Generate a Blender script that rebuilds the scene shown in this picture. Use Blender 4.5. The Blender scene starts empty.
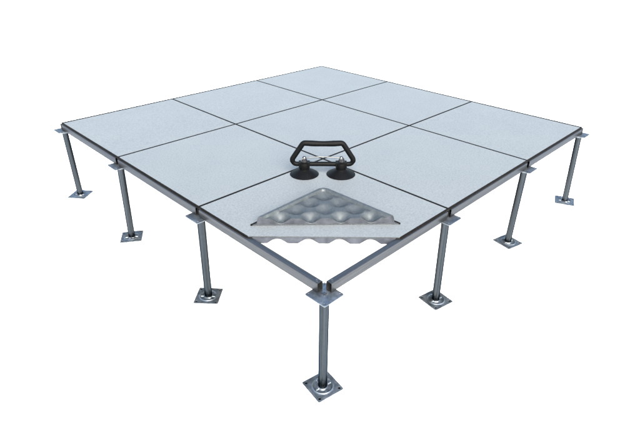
import bpy, bmesh, math, random
from mathutils import Vector, Matrix, Quaternion
random.seed(4)
PI = math.pi
sc = bpy.context.scene
col = sc.collection
T = 0.3926            # height of the floor surface above the ground
S = 0.6               # panel size

# ------------------------------------------------------------------ helpers
def tag(o, label=None, cat=None, group=None, kind=None):
    if label: o['label'] = label
    if cat: o['category'] = cat
    if group: o['group'] = group
    if kind: o['kind'] = kind
    return o

def thing(name, loc, label, cat, group=None, rz=0.0):
    o = bpy.data.objects.new(name, None)
    o.empty_display_size = 0.05
    col.objects.link(o)
    o.location = loc
    o.rotation_euler = (0, 0, rz)
    return tag(o, label, cat, group, 'thing')

def part(name, mesh, parent, loc=(0, 0, 0)):
    o = bpy.data.objects.new(name, mesh)
    col.objects.link(o)
    o.parent = parent
    o.location = loc
    return o

def core_sides(me):
    me.materials.append(M['core'])
    for p in me.polygons:
        if abs(p.normal.z) < 0.5: p.material_index = 1
    return me

def finish(bm, name, mat, smooth=None):
    bmesh.ops.recalc_face_normals(bm, faces=bm.faces)
    me = bpy.data.meshes.new(name)
    bm.to_mesh(me)
    bm.free()
    me.materials.append(mat)
    if smooth is not None:
        for p in me.polygons: p.use_smooth = True
        if smooth < 180: me.set_sharp_from_angle(angle=math.radians(smooth))
    return me

def prism(bm, poly, z0, z1):
    lo = [bm.verts.new((x, y, z0)) for x, y in poly]
    hi = [bm.verts.new((x, y, z1)) for x, y in poly]
    bm.faces.new(hi)
    bm.faces.new(lo[::-1])
    n = len(poly)
    for i in range(n):
        j = (i + 1) % n
        bm.faces.new((lo[i], lo[j], hi[j], hi[i]))

def sweep_ring(bm, outer, inner, z0, z1, closed=True):
    rows = []
    for o, i in zip(outer, inner):
        rows.append([bm.verts.new((o[0], o[1], z0)), bm.verts.new((o[0], o[1], z1)),
                     bm.verts.new((i[0], i[1], z1)), bm.verts.new((i[0], i[1], z0))])
    n = len(rows)
    for k in range(n if closed else n - 1):
        a, b = rows[k], rows[(k + 1) % n]
        for q in range(4):
            r = (q + 1) % 4
            bm.faces.new((a[q], a[r], b[r], b[q]))
    if not closed:
        bm.faces.new(rows[0]); bm.faces.new(rows[-1][::-1])

def lathe(bm, prof, seg=40, centre=(0, 0)):
    rings = []
    for r, z in prof:
        if r < 1e-6:
            rings.append([bm.verts.new((centre[0], centre[1], z))])
        else:
            rings.append([bm.verts.new((centre[0] + r * math.cos(2 * PI * k / seg), centre[1] + r * math.sin(2 * PI * k / seg), z)) for k in range(seg)])
    for a, b in zip(rings, rings[1:]):
        for k in range(seg):
            l = (k + 1) % seg
            if len(a) == 1 and len(b) == 1: continue
            if len(a) == 1: bm.faces.new((a[0], b[k], b[l]))
            elif len(b) == 1: bm.faces.new((a[k], b[0], a[l]))
            else: bm.faces.new((a[k], b[k], b[l], a[l]))

def tube_path(bm, pts, rad, seg=14, closed=False, scale=None):
    """a round bar swept along pts (all lying roughly in one plane)"""
    n = len(pts)
    pts = [Vector(p) for p in pts]
    rings = []
    nrm = None
    for k in range(n):
        if closed: t = pts[(k + 1) % n] - pts[k - 1]
        else: t = pts[min(k + 1, n - 1)] - pts[max(k - 1, 0)]
        t.normalize()
        if nrm is None:
            nrm = t.orthogonal().normalized()
        nrm = (nrm - t * nrm.dot(t)).normalized()
        b = t.cross(nrm)
        r = rad * (scale[k] if scale else 1.0)
        rings.append([bm.verts.new(pts[k] + nrm * (r * math.cos(2 * PI * q / seg)) + b * (r * math.sin(2 * PI * q / seg))) for q in range(seg)])
    for k in range(n if closed else n - 1):
        a, c = rings[k], rings[(k + 1) % n]
        off = 0
        if closed and k == n - 1:
            off = min(range(seg), key=lambda o: (a[0].co - c[o].co).length)
        for q in range(seg):
            l = (q + 1) % seg
            bm.faces.new((a[q], c[(q + off) % seg], c[(l + off) % seg], a[l]))
    if not closed:
        bm.faces.new(rings[0]); bm.faces.new(rings[-1][::-1])

def rounded_poly(pts, r, n=6):
    """fillet the corners of a closed 2-D polygon"""
    out = []
    m = len(pts)
    for k in range(m):
        p0, p, p1 = Vector(pts[k - 1]), Vector(pts[k]), Vector(pts[(k + 1) % m])
        a = (p0 - p).normalized(); b = (p1 - p).normalized()
        ang = a.angle(b)
        d = r / math.tan(ang / 2)
        s, e = p + a * d, p + b * d
        c = p + (a + b).normalized() * (r / math.sin(ang / 2))
        a0 = math.atan2(s.y - c.y, s.x - c.x); a1 = math.atan2(e.y - c.y, e.x - c.x)
        da = (a1 - a0 + PI) % (2 * PI) - PI
        for i in range(n + 1):
            t = a0 + da * i / n
            out.append((c.x + r * math.cos(t), c.y + r * math.sin(t)))
    return out

def plate_with_holes(bm, half, r, holes, z0, z1, bevel=0.0006):
    """a flat plate with real round holes, made from a filled 2-D curve"""
    cu = bpy.data.curves.new('plate_outline', 'CURVE')
    cu.dimensions = '2D'; cu.fill_mode = 'BOTH'
    cu.extrude = (z1 - z0) / 2 - bevel; cu.bevel_depth = bevel; cu.bevel_resolution = 1
    cu.offset = -bevel
    loops = [rounded_poly([(-half, -half), (half, -half), (half, half), (-half, half)], r, 6)]
    for hx, hy, hr in holes:
        loops.append([(hx + hr * math.cos(2 * PI * k / 20), hy - hr * math.sin(2 * PI * k / 20)) for k in range(20)])
    for lp in loops:
        sp = cu.splines.new('POLY'); sp.use_cyclic_u = True
        sp.points.add(len(lp) - 1)
        for q, (x, y) in zip(sp.points, lp): q.co = (x, y, 0, 1)
    o = bpy.data.objects.new('plate_outline', cu)
    col.objects.link(o)
    dg = bpy.context.evaluated_depsgraph_get()
    me = bpy.data.meshes.new_from_object(o.evaluated_get(dg))
    b2 = bmesh.new(); b2.from_mesh(me)
    bmesh.ops.translate(b2, verts=b2.verts, vec=(0, 0, (z0 + z1) / 2))
    tmp = bpy.data.meshes.new('plate_tmp'); b2.to_mesh(tmp); b2.free()
    bm.from_mesh(tmp)
    bpy.data.meshes.remove(tmp); bpy.data.meshes.remove(me)
    bpy.data.objects.remove(o); bpy.data.curves.remove(cu)

# ------------------------------------------------------------------ materials
def mat_base(name):
    m = bpy.data.materials.new(name); m.use_nodes = True
    nt = m.node_tree
    b = nt.nodes['Principled BSDF']
    return m, nt, b

def N(nt, t, **kw):
    n = nt.nodes.new(t)
    for k, v in kw.items():
        if k in n.inputs: n.inputs[k].default_value = v
        else: setattr(n, k, v)
    return n

def coords(nt, per_object=True, scale=(1, 1, 1)):
    tc = N(nt, 'ShaderNodeTexCoord')
    mp = N(nt, 'ShaderNodeMapping')
    mp.inputs['Scale'].default_value = scale
    nt.links.new(tc.outputs['Object'], mp.inputs['Vector'])
    if per_object:
        oi = N(nt, 'ShaderNodeObjectInfo')
        mu = N(nt, 'ShaderNodeMath', operation='MULTIPLY'); mu.inputs[1].default_value = 37.0
        nt.links.new(oi.outputs['Random'], mu.inputs[0])
        nt.links.new(mu.outputs[0], mp.inputs['Location'])
    return mp.outputs['Vector']

def ramp(nt, fac, stops):
    r = N(nt, 'ShaderNodeValToRGB')
    els = r.color_ramp.elements
    while len(els) < len(stops): els.new(0.5)
    for e, (p, c) in zip(els, stops):
        e.position = p; e.color = (*c, 1) if len(c) == 3 else c
    nt.links.new(fac, r.inputs['Fac'])
    return r.outputs['Color']

def steel(name, lo, hi, rough=(0.28, 0.5), streak=(60, 60, 6), bump=0.05, metallic=1.0, fine=0.4):
    m, nt, b = mat_base(name)
    v = coords(nt, True, streak)
    n1 = N(nt, 'ShaderNodeTexNoise', Scale=1.6, Detail=5.0, Roughness=0.6)
    nt.links.new(v, n1.inputs['Vector'])
    v2 = coords(nt, True, (1, 1, 1))
    n2 = N(nt, 'ShaderNodeTexNoise', Scale=95.0, Detail=3.0, Roughness=0.55)
    nt.links.new(v2, n2.inputs['Vector'])
    mx = N(nt, 'ShaderNodeMix'); mx.data_type = 'FLOAT'; mx.inputs[0].default_value = fine
    nt.links.new(n1.outputs['Fac'], mx.inputs[2]); nt.links.new(n2.outputs['Fac'], mx.inputs[3])
    nt.links.new(ramp(nt, mx.outputs[0], [(0.36, lo), (0.64, hi)]), b.inputs['Base Color'])
    mr = N(nt, 'ShaderNodeMapRange')
    mr.inputs['From Min'].default_value = 0.3; mr.inputs['From Max'].default_value = 0.7
    mr.inputs['To Min'].default_value = rough[0]; mr.inputs['To Max'].default_value = rough[1]
    nt.links.new(n1.outputs['Fac'], mr.inputs['Value'])
    nt.links.new(mr.outputs[0], b.inputs['Roughness'])
    bp = N(nt, 'ShaderNodeBump', Strength=bump, Distance=0.002)
    nt.links.new(mx.outputs[0], bp.inputs['Height'])
    nt.links.new(bp.outputs['Normal'], b.inputs['Normal'])
    b.inputs['Metallic'].default_value = metallic
    b.inputs['Specular Tint'].default_value = (0.35, 0.37, 0.4, 1)
    return m

M = {}
M['stringer'] = steel('galvanised_stringer_steel', (0.045, 0.049, 0.053), (0.064, 0.068, 0.072), (0.3, 0.42), (2, 90, 90), 0.03, 0.85, 0.12)
M['tube'] = steel('zinc_tube_steel', (0.018, 0.023, 0.027), (0.045, 0.052, 0.058), (0.2, 0.32), (130, 130, 0.8), 0.04, 1.0, 0.1)
M['plate'] = steel('zinc_plate_steel', (0.085, 0.102, 0.118), (0.16, 0.18, 0.198), (0.36, 0.55), (30, 30, 30), 0.08, 0.92)
M['tray'] = steel('pressed_tray_steel', (0.043, 0.050, 0.054), (0.062, 0.070, 0.073), (0.42, 0.54), (25, 25, 25), 0.06, 0.6)
M['bright'] = steel('bright_plated_steel', (0.065, 0.07, 0.075), (0.11, 0.115, 0.12), (0.3, 0.45), (40, 40, 40))

# laminate: pale grey-white with fine darker and lighter flecks
m, nt, b = mat_base('speckled_laminate')
v = coords(nt)
n1 = N(nt, 'ShaderNodeTexNoise', Scale=150.0, Detail=4.0, Roughness=0.75); nt.links.new(v, n1.inputs['Vector'])
n2 = N(nt, 'ShaderNodeTexNoise', Scale=5.0, Detail=4.0, Roughness=0.6); nt.links.new(v, n2.inputs['Vector'])
vo = N(nt, 'ShaderNodeTexVoronoi', Scale=170.0); nt.links.new(v, vo.inputs['Vector'])
c1 = ramp(nt, n1.outputs['Fac'], [(0.32, (0.073, 0.084, 0.092)), (0.5, (0.092, 0.103, 0.109)), (0.68, (0.11, 0.12, 0.124))])
c2 = ramp(nt, n2.outputs['Fac'], [(0.3, (0.94, 0.945, 0.955)), (0.7, (1.0, 1.0, 1.0))])
c3 = ramp(nt, vo.outputs['Color'], [(0.0, (0.83, 0.85, 0.87)), (0.2, (1, 1, 1))])
x1 = N(nt, 'ShaderNodeMix'); x1.data_type = 'RGBA'; x1.blend_type = 'MULTIPLY'; x1.inputs[0].default_value = 1.0
nt.links.new(c1, x1.inputs[6]); nt.links.new(c2, x1.inputs[7])
x2 = N(nt, 'ShaderNodeMix'); x2.data_type = 'RGBA'; x2.blend_type = 'MULTIPLY'; x2.inputs[0].default_value = 1.0
nt.links.new(x1.outputs[2], x2.inputs[6]); nt.links.new(c3, x2.inputs[7])
nt.links.new(x2.outputs[2], b.inputs['Base Color'])
b.inputs['Roughness'].default_value = 0.55
b.inputs['Specular IOR Level'].default_value = 0.12
bp = N(nt, 'ShaderNodeBump', Strength=0.08, Distance=0.0006)
nt.links.new(n1.outputs['Fac'], bp.inputs['Height']); nt.links.new(bp.outputs['Normal'], b.inputs['Normal'])
M['laminate'] = m

def plain(name, c, rough, spec=0.5, var=0.25, scale=60.0):
    m, nt, b = mat_base(name)
    v = coords(nt)
    n = N(nt, 'ShaderNodeTexNoise', Scale=scale, Detail=4.0); nt.links.new(v, n.inputs['Vector'])
    nt.links.new(ramp(nt, n.outputs['Fac'], [(0.3, tuple(x * (1 - var) for x in c)), (0.7, tuple(x * (1 + var) for x in c))]), b.inputs['Base Color'])
    b.inputs['Roughness'].default_value = rough
    b.inputs['Specular IOR Level'].default_value = spec
    return m
M['trim'] = plain('black_edge_plastic', (0.0028, 0.0024, 0.0022), 0.7, 0.05)
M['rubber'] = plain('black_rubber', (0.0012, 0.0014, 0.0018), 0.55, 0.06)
M['grip'] = plain('black_moulded_plastic', (0.0010, 0.0013, 0.0016), 0.55, 0.06, 0.25, 120)
M['core'] = plain('sawn_laminate_edge', (0.035, 0.04, 0.046), 0.8, 0.1, 0.3, 200)
M['cement'] = plain('grey_cement_core', (0.030, 0.034, 0.042), 0.9, 0.05, 0.3, 45)
M['ground'] = plain('white_ground', (0.92, 0.92, 0.92), 0.9, 0.0, 0.01, 3.0)

# ------------------------------------------------------------------ ground
bm = bmesh.new()
lathe(bm, [(0, 0), (0.8, 0), (3, 0), (12, 0), (60, 0), (300, 0)], 64, (0.9, 0.9))
g = part('ground', finish(bm, 'ground', M['ground']), None)
tag(g, 'plain white studio ground under the raised floor sample', 'ground', kind='structure')

# ------------------------------------------------------------------ panel geometry
GAP, TRIM = 0.0005, 0.0043
CUT = 0.339                     # the cut runs along x + y = CUT across the front corner
A, B = GAP, S - GAP
a, b_ = GAP + TRIM, S - GAP - TRIM
INSET = 0.014
PITCH, PIT0 = 0.0676, 0.0613

def sstep(x, lo, hi):
    t = max(0.0, min(1.0, (x - lo) / (hi - lo)))
    return t * t * (3 - 2 * t)

def tray_depth(x, y, soft=False):
    """how far the pressed steel shell hangs below its flange"""
    u = min(x, S - x) - INSET; w = min(y, S - y) - INSET
    R = 0.030
    if u < R and w < R: e = R - math.hypot(R - u, R - w)
    else: e = min(u, w)
    rim = 0.0282
    kx = round((x - PIT0) / PITCH); ky = round((y - PIT0) / PITCH)
    r = math.hypot(x - PIT0 - kx * PITCH, y - PIT0 - ky * PITCH)
    land = 0.0208
    q = max(0.0, min(1.0, (r - 0.0085) / 0.0255))
    amp = 0.0193
    if soft:                                   # dimples shaped shallower away from the cut to soften their highlights
        amp *= 1 - 0.38 * sstep(CUT / math.sqrt(2) - (x + y) / math.sqrt(2), 0.022, 0.05)
    d = land - amp * (1 - (0.95 * q + 0.05 * q * q * (3 - 2 * q)))
    z = rim + (d - rim) * sstep(e, 0.0150, 0.0195)
    return z * sstep(e, -0.0008, 0.0045)

def tray_field(bm, n_side, keep, put):
    vs = {}
    def V(i, j):
        if (i, j) not in vs:
            x = min(INSET + i * keep['d'], S - INSET); y = min(INSET + j * keep['d'], S - INSET)
            vs[i, j] = bm.verts.new(put(x, y, tray_depth(x, y, keep['mode'] == 'corner')))
        return vs[i, j]
    mode, NC = keep['mode'], keep.get('NC', 0)
    for i in range(n_side):
        for j in range(n_side):
            c = [(i, j), (i + 1, j), (i + 1, j + 1), (i, j + 1)]
            if mode == 'full': pass
            elif mode == 'corner':
                c = [p for p in c if p[0] + p[1] <= NC]
            else:
                c = [p for p in c if p[0] + p[1] >= NC]
            if len(c) >= 3: bm.faces.new([V(*p) for p in c])

def cement_core(put):
    """the cement filling, seen where the saw cut it: follows the steel shell along the cut"""
    bm = bmesh.new()
    d = (CUT - 2 * INSET) / 130.0
    rows = []
    for k in range(131):
        x = INSET + k * d; y = CUT - x
        back = 0.005
        zf = max(0.0003, tray_depth(x, y) - 0.0004)
        zb = max(0.0003, min(zf, tray_depth(x + put.dirn * back, y + put.dirn * back) - 0.0014))
        e = -0.0002 * put.dirn
        rows.append([bm.verts.new(put(x + e, y + e, 0.0)), bm.verts.new(put(x + e, y + e, zf)),
                     bm.verts.new(put(x + put.dirn * back, y + put.dirn * back, zb)), bm.verts.new(put(x + put.dirn * back, y + put.dirn * back, 0.0))])
    for p, q in zip(rows, rows[1:]):
        for i in range(4):
            j = (i + 1) % 4
            bm.faces.new((p[i], p[j], q[j], q[i]))
    bm.faces.new(rows[0]); bm.faces.new(rows[-1][::-1])
    return finish(bm, 'cement_core', M['cement'])

FARTRIM = 0.015
def make_panel_meshes(cut, far_x=False, far_y=False):
    if cut:
        d = (CUT - 2 * INSET) / 130.0
        keep = {'d': d, 'mode': 'rest', 'NC': 130}; n = 239
        lam = [(CUT - a, a), (b_, a), (b_, b_), (a, b_), (a, CUT - a)]
        out = [(CUT - A, A), (B, A), (B, B), (A, B), (A, CUT - A)]
        sheet = [(CUT - a - .0006, a + .0006), (b_ - .0006, a + .0006), (b_ - .0006, b_ - .0006), (a + .0006, b_ - .0006), (a + .0006, CUT - a - .0006)]
    else:
        keep = {'d': (S - 2 * INSET) / 84.0, 'mode': 'full'}; n = 84
        bx_ = B - FARTRIM if far_x else b_; by_ = B - FARTRIM if far_y else b_
        lam = [(a, a), (bx_, a), (bx_, by_), (a, by_)]
        out = [(A, A), (B, A), (B, B), (A, B)]
        sheet = [(a + .0006, a + .0006), (b_ - .0006, a + .0006), (b_ - .0006, b_ - .0006), (a + .0006, b_ - .0006)]
    bm = bmesh.new(); prism(bm, lam, -0.0028, 0.0)
    L = core_sides(finish(bm, 'laminate_surface', M['laminate']))
    bm = bmesh.new(); sweep_ring(bm, out, lam, -0.0054, 0.0003, closed=not cut)
    Tm = finish(bm, 'edge_trim', M['trim'])
    bm = bmesh.new()
    tray_field(bm, n, keep, lambda x, y, z: (x, y, -0.0044 - z))
    bmesh.ops.recalc_face_normals(bm, faces=bm.faces)
    bmesh.ops.solidify(bm, geom=bm.faces[:], thickness=0.0010)
    prism(bm, sheet, -0.0038, -0.0030)
    Y = finish(bm, 'steel_tray', M['tray'], 35)
    return L, Tm, Y

full = make_panel_meshes(False)
cutm = make_panel_meshes(True)
variants = {(False, False): full}
PANEL_LABELS = {
    (0, 0): 'grey speckled floor panel with its front corner sawn off, carrying the steel offcut',
    (1, 0): 'grey speckled floor panel in the right front row, next to the sawn panel',
    (2, 0): 'grey speckled floor panel at the right hand corner of the raised floor',
    (0, 1): 'grey speckled floor panel in the left front row, next to the sawn panel',
    (1, 1): 'middle grey speckled floor panel, straight behind the black suction lifter',
    (2, 1): 'grey speckled floor panel on the back right edge, between the right and back corner panels',
    (0, 2): 'grey speckled floor panel at the left hand corner of the raised floor',
    (1, 2): 'grey speckled floor panel on the back left edge, between the left and back corner panels',
    (2, 2): 'grey speckled floor panel at the far back corner of the raised floor',
}
for (i, j), lab in PANEL_LABELS.items():
    t = thing('floor_tile', (S * i, S * j, T), lab, 'floor tile', 'square tiles of the raised floor')
    key = (i == 2, j == 2)
    if key not in variants: variants[key] = make_panel_meshes(False, *key)[:2] + (full[2],)
    for nm, me in zip(('laminate_surface', 'edge_trim', 'steel_tray'), cutm if (i, j) == (0, 0) else variants[key]):
        part(nm, me, t)

    if (i, j) == (0, 0):
        def put_panel(x, y, z): return (x, y, -0.0044 - (z if z > 0 else -0.0005))
        put_panel.dirn = 1
        part('cement_core', cement_core(put_panel), t)

# ------------------------------------------------------------------ the sawn-off corner, lying upside down
def flip(x, y, z): return ((x - y) / math.sqrt(2), CUT / math.sqrt(2) - (x + y) / math.sqrt(2), z)
yaw = PI / 4
s0, t0 = 0.0065, 0.309
ctr = ((t0 + s0) / math.sqrt(2), (t0 - s0) / math.sqrt(2))
oc = thing('panel_offcut', (ctr[0], ctr[1], T + 0.0004), 'triangular sawn off panel corner lying upside down, showing dimpled galvanised steel', 'panel offcut', rz=-PI / 4 + math.radians(2.0))
bm = bmesh.new()
prism(bm, [flip(x, y, 0)[:2] for x, y in ((a, a), (CUT - a, a), (a, CUT - a))], 0.0, 0.0028)
part('laminate_surface', core_sides(finish(bm, 'offcut_laminate', M['laminate'])), oc)
bm = bmesh.new()
sweep_ring(bm, [flip(x, y, 0)[:2] for x, y in ((CUT - A, A), (A, A), (A, CUT - A))],
           [flip(x, y, 0)[:2] for x, y in ((CUT - a, a), (a, a), (a, CUT - a))], 0.0, 0.0054, closed=False)
part('edge_trim', finish(bm, 'offcut_trim', M['trim']), oc)
bm = bmesh.new()
tray_field(bm, 131, {'d': (CUT - 2 * INSET) / 130.0, 'mode': 'corner', 'NC': 130}, lambda x, y, z: flip(x, y, 0.0044 + z))
bmesh.ops.recalc_face_normals(bm, faces=bm.faces)
bmesh.ops.solidify(bm, geom=bm.faces[:], thickness=0.0010)
prism(bm, [flip(x, y, 0)[:2] for x, y in ((a + .0006, a + .0006), (CUT - a - .0006, a + .0006), (a + .0006, CUT - a - .0006))], 0.0030, 0.0038)
part('steel_tray', finish(bm, 'offcut_tray', M['tray'], 40), oc)

def put_off(x, y, z): return flip(x, y, 0.0044 + (z if z > 0 else -0.0005))
put_off.dirn = -1
part('cement_core', cement_core(put_off), oc)

# ------------------------------------------------------------------ stringers
SW, SH, OUT = 0.020, 0.030, 0.006     # width, height, how far the outer side stands out past the panels
CEN = SW / 2 - OUT                     # stringer axis, inside the panel edge
STOP = T - 0.0058
def stringer_mesh(length):
    """a thin-walled rectangular steel tube with open ends, along +X from 0, axis on Y = 0, top at Z = 0"""
    bm = bmesh.new()
    w, h, th = SW / 2, SH, 0.0012
    out = rounded_poly([(-w, -h), (w, -h), (w, 0), (-w, 0)], 0.0022, 4)
    inn = rounded_poly([(-w + th, -h + th), (w - th, -h + th), (w - th, -th), (-w + th, -th)], 0.0010, 4)
    o0, o1, i0, i1 = ([bm.verts.new((x, y, z)) for y, z in lp] for lp, x in ((out, 0), (out, length), (inn, 0), (inn, length)))
    n = len(out)
    for k in range(n):
        l = (k + 1) % n
        bm.faces.new((o0[k], o1[k], o1[l], o0[l]))
        bm.faces.new((i0[k], i0[l], i1[l], i1[k]))
        bm.faces.new((o0[k], o0[l], i0[l], i0[k]))
        bm.faces.new((o1[k], i1[k], i1[l], o1[l]))
    return finish(bm, 'channel', M['stringer'], 40)

bm = bmesh.new()
lathe(bm, [(0.0, 0.0004), (0.0022, 0.0004), (0.0032, 0.0014), (0.0048, 0.0012), (0.0052, 0.0), (0.0052, -0.003)], 16)
SCREW = finish(bm, 'screw_head', M['bright'], 50)

E0, EM = 0.021, 0.011
def stringer(axis, p0, p1, off, lab, screws):
    me = stringer_mesh(p1 - p0)
    if axis == 'x': loc, rz = (p0, off, STOP), 0
    else: loc, rz = (off, p0, STOP), PI / 2
    t = thing('floor_stringer', loc, lab, 'stringer', 'steel stringers round the raised floor', rz)
    part('channel', me, t)
    for s in screws:
        part('screw_head', SCREW, t, (s if s > 0 else p1 - p0 + s, 0, 0))
FAR = 3 * S
stringer('y', E0, S - EM, CEN, 'galvanised steel channel left of the bare front corner, its top uncovered by the sawn panel', (0.012,))
stringer('y', S + EM, 2 * S - EM, CEN, 'galvanised steel channel under the middle of the left edge of the floor', ())
stringer('y', 2 * S + EM, FAR - 0.0155, CEN, 'galvanised steel channel ending at the far left corner of the floor', ())
stringer('x', E0, S - EM, CEN, 'galvanised steel channel right of the bare front corner, its top uncovered by the sawn panel', (0.012,))
stringer('x', S + EM, 2 * S - EM, CEN, 'galvanised steel channel under the middle of the right edge of the floor', ())
stringer('x', 2 * S + EM, FAR - 0.0155, CEN, 'galvanised steel channel ending at the far right corner of the floor', ())
stringer('x', -0.0047, S - EM, FAR - CEN, 'steel channel end showing behind the leftmost pedestal head, under the back left edge', ())
stringer('y', -0.0047, S - EM, FAR - CEN, 'steel channel end showing behind the rightmost pedestal head, under the back right edge', ())

INN = CEN - 0.003
stringer('x', INN, S - EM, S, 'open steel channel end in the gap over the left side pedestal nearest the front corner', ())
stringer('x', INN, S - EM, 2 * S, 'open steel channel end in the gap over the second pedestal from the left', ())
stringer('y', INN, S - EM, S, 'open steel channel end in the gap over the right side pedestal nearest the front corner', ())
stringer('y', INN, S - EM, 2 * S, 'open steel channel end in the gap over the second pedestal from the right', ())

# ------------------------------------------------------------------ pedestals
HEAD_TOP = STOP - SH - 0.0002
HEAD_TH = 0.003
bm = bmesh.new()
plate_with_holes(bm, 0.038, 0.005, [(sx * 0.030, sy * 0.030, 0.0028) for sx in (-1, 1) for sy in (-1, 1)], -HEAD_TH, 0.0)
for sx in (-1, 1):
    for sy in (-1, 1):
        lathe(bm, [(0.0034, -HEAD_TH - 0.0012), (0.0034, -HEAD_TH + 0.0004), (0.0, -HEAD_TH + 0.0004)], 12, (sx * 0.030, sy * 0.030))
lathe(bm, [(0.0, -0.016), (0.017, -0.016), (0.0175, -0.015), (0.0175, -HEAD_TH)], 6)
HEAD = finish(bm, 'head_plate', M['plate'], 40)
bm = bmesh.new()
for k in range(4):                                    # a cross-slotted screw
    q = k * PI / 2 + PI / 4
    c, s = math.cos(q), math.sin(q)
    prism(bm, [(c * u - s * w, s * u + c * w) for u, w in ((0.0012, -0.0016), (0.0072, -0.0016), (0.0072, 0.0016), (0.0012, 0.0016))], 0.0, 0.0022)
lathe(bm, [(0.0055, 0.0), (0.0055, 0.0012), (0.0, 0.0012)], 16)
HSCREW = finish(bm, 'head_screw', M['bright'], 40)

PL = 0.004
bm = bmesh.new()
plate_with_holes(bm, 0.046, 0.004, [(sx * 0.036, sy * 0.036, 0.0042) for sx in (-1, 1) for sy in (-1, 1)] + [(0, 0, 0.0345)], 0.0014, PL)
# pressed boss: raised ring, sunken pockets between four ribs, and a collar round the tube
def boss(r, q):
    ring = math.exp(-((r - 0.0310) / 0.0022) ** 2) * 0.0022
    d = min(abs(r * math.sin(q)), abs(r * math.cos(q)))
    rib = 1 - sstep(d, 0.0030, 0.0052)
    pocket = sstep(0.0292 - r, 0.0, 0.0022) * (1 - rib) * sstep(r - 0.0150, 0.0, 0.002)
    collar = (1 - sstep(r, 0.0144, 0.0180)) * 0.0016
    return ring + collar - 0.0027 * pocket
NR, NQ = 36, 128
grid = []
for i in range(NR + 1):
    r = 0.0125 + (0.036 - 0.0125) * i / NR
    grid.append([bm.verts.new((r * math.cos(2 * PI * k / NQ), r * math.sin(2 * PI * k / NQ), PL + 0.0002 + boss(r, 2 * PI * k / NQ) - (0.0006 if i == NR else 0))) for k in range(NQ)])
for i in range(NR):
    for k in range(NQ):
        l = (k + 1) % NQ
        bm.faces.new((grid[i][k], grid[i + 1][k], grid[i + 1][l], grid[i][l]))
BASE = finish(bm, 'base_plate', M['plate'], 40)

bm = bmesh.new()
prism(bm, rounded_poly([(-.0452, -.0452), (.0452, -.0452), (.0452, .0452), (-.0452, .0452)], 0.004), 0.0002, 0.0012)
HOLE_SHADE = finish(bm, 'hole_shade_sheet', M['rubber'])  # added dark sheet under the base plate, makes its bolt holes look shaded

TLEN = HEAD_TOP - HEAD_TH - PL
bm = bmesh.new()
TR = 0.0140
lathe(bm, [(TR - 0.002, 0.0), (TR, 0.0), (TR, 0.05), (TR, 0.2), (TR, TLEN - 0.001), (TR - 0.002, TLEN)], 36)
TUBE = finish(bm, 'tube', M['tube'], 40)

c0, c1 = CEN, FAR - CEN
#  head position, foot position, base plate angle, label
PEDS = [
    ((c0, c0), (0.006, 0.007), 80, 'steel pedestal at the bare front corner, its whole head plate exposed between two channel ends'),
    ((c0, S), (0.004, 0.614), 42, 'left side steel pedestal nearest the front corner, between the bare and middle channels'),
    ((c0, 2 * S), (-0.003, 1.213), 57, 'second steel pedestal from the left, its base plate turned nearly square to the viewer'),
    ((c0, c1), (0.003, 1.794), 38, 'leftmost steel pedestal, under the left corner of the raised floor'),
    ((S, c0), (0.603, -0.002), 79, 'right side steel pedestal nearest the front corner, between the bare and middle channels'),
    ((2 * S, c0), (1.184, 0.0), 77, 'second steel pedestal from the right, its base plate pointing a corner forward'),
    ((c1, c0), (1.775, -0.020), 22, 'rightmost steel pedestal, under the right corner of the raised floor'),
]
for (hx, hy), (fx, fy), ang, lab in PEDS:
    t = thing('floor_pedestal', (fx, fy, 0), lab, 'pedestal', 'steel pedestals under the raised floor')
    bp_ = part('base_plate', BASE, t); bp_.rotation_euler = (0, 0, math.radians(ang))
    part('hole_shade_sheet', HOLE_SHADE, bp_)
    v = Vector((hx - fx, hy - fy, TLEN))
    tb = part('tube', TUBE, t, (0, 0, PL))
    tb.rotation_mode = 'QUATERNION'
    tb.rotation_quaternion = Vector((0, 0, 1)).rotation_difference(v)
    tb.scale = (1, 1, v.length / TLEN)
    hp = part('head_plate', HEAD, t, (hx - fx, hy - fy, HEAD_TOP))
    part('head_screw', HSCREW, hp, (0, 0, 0.0001))

# ------------------------------------------------------------------ suction lifter
s1, t1 = -0.002, 0.697
lf = thing('suction_lifter', ((t1 + s1) / math.sqrt(2), (t1 - s1) / math.sqrt(2), T), 'black double suction cup panel lifter with a trapezoid handle, standing on the floor panels', 'panel lifter', rz=-PI / 4 + math.radians(0.6))
CX = 0.0705
bm = bmesh.new()
prof = [(0.0, 0.030), (0.016, 0.030), (0.0175, 0.027), (0.019, 0.022), (0.026, 0.0175), (0.036, 0.013), (0.046, 0.0075), (0.0535, 0.0028), (0.056, 0.0012), (0.0555, 0.0003), (0.05, 0.0003), (0.0, 0.004)]
lathe(bm, prof, 48)
CUP = finish(bm, 'suction_cup', M['rubber'], 40)
bm = bmesh.new()
lathe(bm, [(0.0, 0.024), (0.0195, 0.024), (0.0205, 0.027), (0.0205, 0.044), (0.019, 0.049), (0.0, 0.049)], 28)
prism(bm, [(-0.021, -0.013), (0.021, -0.013), (0.021, 0.013), (-0.021, 0.013)], 0.031, 0.052)
HUB = finish(bm, 'cup_hub', M['grip'], 35)
bm = bmesh.new()
lathe(bm, [(0.0065, 0.050), (0.0105, 0.0515), (0.0105, 0.061), (0.0075, 0.0625), (0.0070, 0.071), (0.0050, 0.073), (0.0, 0.0735)], 8)
prism(bm, [(-0.013, -0.0035), (0.010, -0.0035), (0.010, 0.0035), (-0.013, 0.0035)], 0.0515, 0.0545)
tube_path(bm, [(-0.011, -0.006, 0.055), (-0.009, -0.005, 0.063), (-0.004, -0.002, 0.0665), (0.002, 0.0, 0.066)], 0.0018, 8)
CLAMP = finish(bm, 'clamp_bolt', M['bright'], 40)
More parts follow.
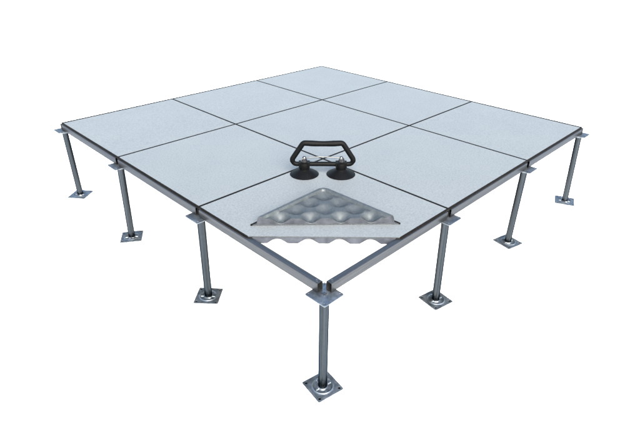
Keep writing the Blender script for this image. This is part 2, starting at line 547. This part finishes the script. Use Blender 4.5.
for sgn in (-1, 1):
    cup = part('suction_cup', CUP, lf, (sgn * CX, 0, 0))
    hub = part('cup_hub', HUB, lf, (sgn * CX, 0, 0))
    cl = part('clamp_bolt', CLAMP, lf, (sgn * CX, 0, 0))
    if sgn > 0: cl.rotation_euler = (0, 0, PI)
# handle frame: a closed trapezoid bar with rounded corners standing upright over the cups
z_lo, z_hi = 0.043, 0.128
corner = [(-0.129, z_lo), (0.129, z_lo), (0.074, z_hi), (-0.074, z_hi)]
rp = rounded_poly(corner, 0.016, 8)
pts = []
for k in range(len(rp)):
    p, q = Vector(rp[k]), Vector(rp[(k + 1) % len(rp)])
    n = max(1, int((q - p).length / 0.008))
    for i in range(n): pts.append(p.lerp(q, i / n))
P3, scl = [], []
for p in pts:
    z = p.y; r = 0.86
    if z > z_hi - 0.002:                       # hand grip: thicker, with a slight belly
        w = math.cos(PI * p.x / 0.15)
        z -= 0.003 * max(0.0, w); r = 1.0 + 0.10 * max(0, 1 - abs(abs(p.x) - 0.04) / 0.03)
    elif z > z_lo + 0.01: r = 0.97
    P3.append((p.x, 0.0, z)); scl.append(r)
bm = bmesh.new(); tube_path(bm, P3, 0.0103, 16, True, scl)
part('handle_frame', finish(bm, 'handle_frame', M['grip'], 180), lf)
bm = bmesh.new()
tube_path(bm, [(-CX - 0.004, -0.002, 0.0665)] + [(-CX + 2 * CX * k / 12, -0.002, 0.0665 + 0.006 * math.sin(PI * k / 12) ** 0.6) for k in range(1, 12)] + [(CX + 0.004, -0.002, 0.0665)], 0.0024, 8)
part('release_rod', finish(bm, 'release_rod', M['bright'], 180), lf)

# ------------------------------------------------------------------ camera
cam = bpy.data.cameras.new('camera')
co = bpy.data.objects.new('camera', cam)
col.objects.link(co)
yaw, pit, roll, f = 0.7802661560695904, -0.5094497889355727, 0.010246229850180774, 495.377
fw = Vector((math.cos(yaw) * math.cos(pit), math.sin(yaw) * math.cos(pit), math.sin(pit)))
r = Vector((math.sin(yaw), -math.cos(yaw), 0)); u = r.cross(fw)
r2 = math.cos(roll) * r + math.sin(roll) * u
u2 = -math.sin(roll) * r + math.cos(roll) * u
mx = Matrix((r2, u2, -fw)).transposed().to_4x4()
mx.translation = Vector((-0.7567387940360039, -0.7291545320641742, 0.8019105640410881 + T))
co.matrix_world = mx
cam.sensor_fit = 'HORIZONTAL'; cam.sensor_width = 36.0
cam.lens = f / 640 * 36.0
cam.clip_start = 0.01; cam.clip_end = 1000
sc.camera = co

# ------------------------------------------------------------------ light
SUN_EL = math.radians(38)
sun_dir = Vector((-0.50, -0.87))
az = math.atan2(sun_dir.x, sun_dir.y)            # clockwise from +Y
w = bpy.data.worlds.new('World'); sc.world = w; w.use_nodes = True
nt = w.node_tree
sky = nt.nodes.new('ShaderNodeTexSky'); sky.sky_type = 'NISHITA'
sky.sun_disc = False; sky.sun_elevation = SUN_EL; sky.sun_rotation = az
sky.air_density = 1.4; sky.dust_density = 4.0; sky.ozone_density = 1.0
bg = nt.nodes['Background']; bg.inputs['Strength'].default_value = 0.15
nt.links.new(sky.outputs[0], bg.inputs['Color'])
sl = bpy.data.lights.new('sun', 'SUN'); so = bpy.data.objects.new('sun', sl); col.objects.link(so)
sl.energy = 2.3; sl.angle = math.radians(50); sl.color = (1.0, 0.965, 0.91)
d = Vector((math.sin(az) * math.cos(SUN_EL), math.cos(az) * math.cos(SUN_EL), math.sin(SUN_EL)))
so.rotation_euler = d.to_track_quat('Z', 'Y').to_euler()
so.location = d * 5

sc.view_settings.view_transform = 'Standard'
sc.view_settings.look = 'None'
sc.view_settings.exposure = 2.35
sc.view_settings.gamma = 1.0
sc.render.engine = 'CYCLES'
sc.cycles.use_denoising = True
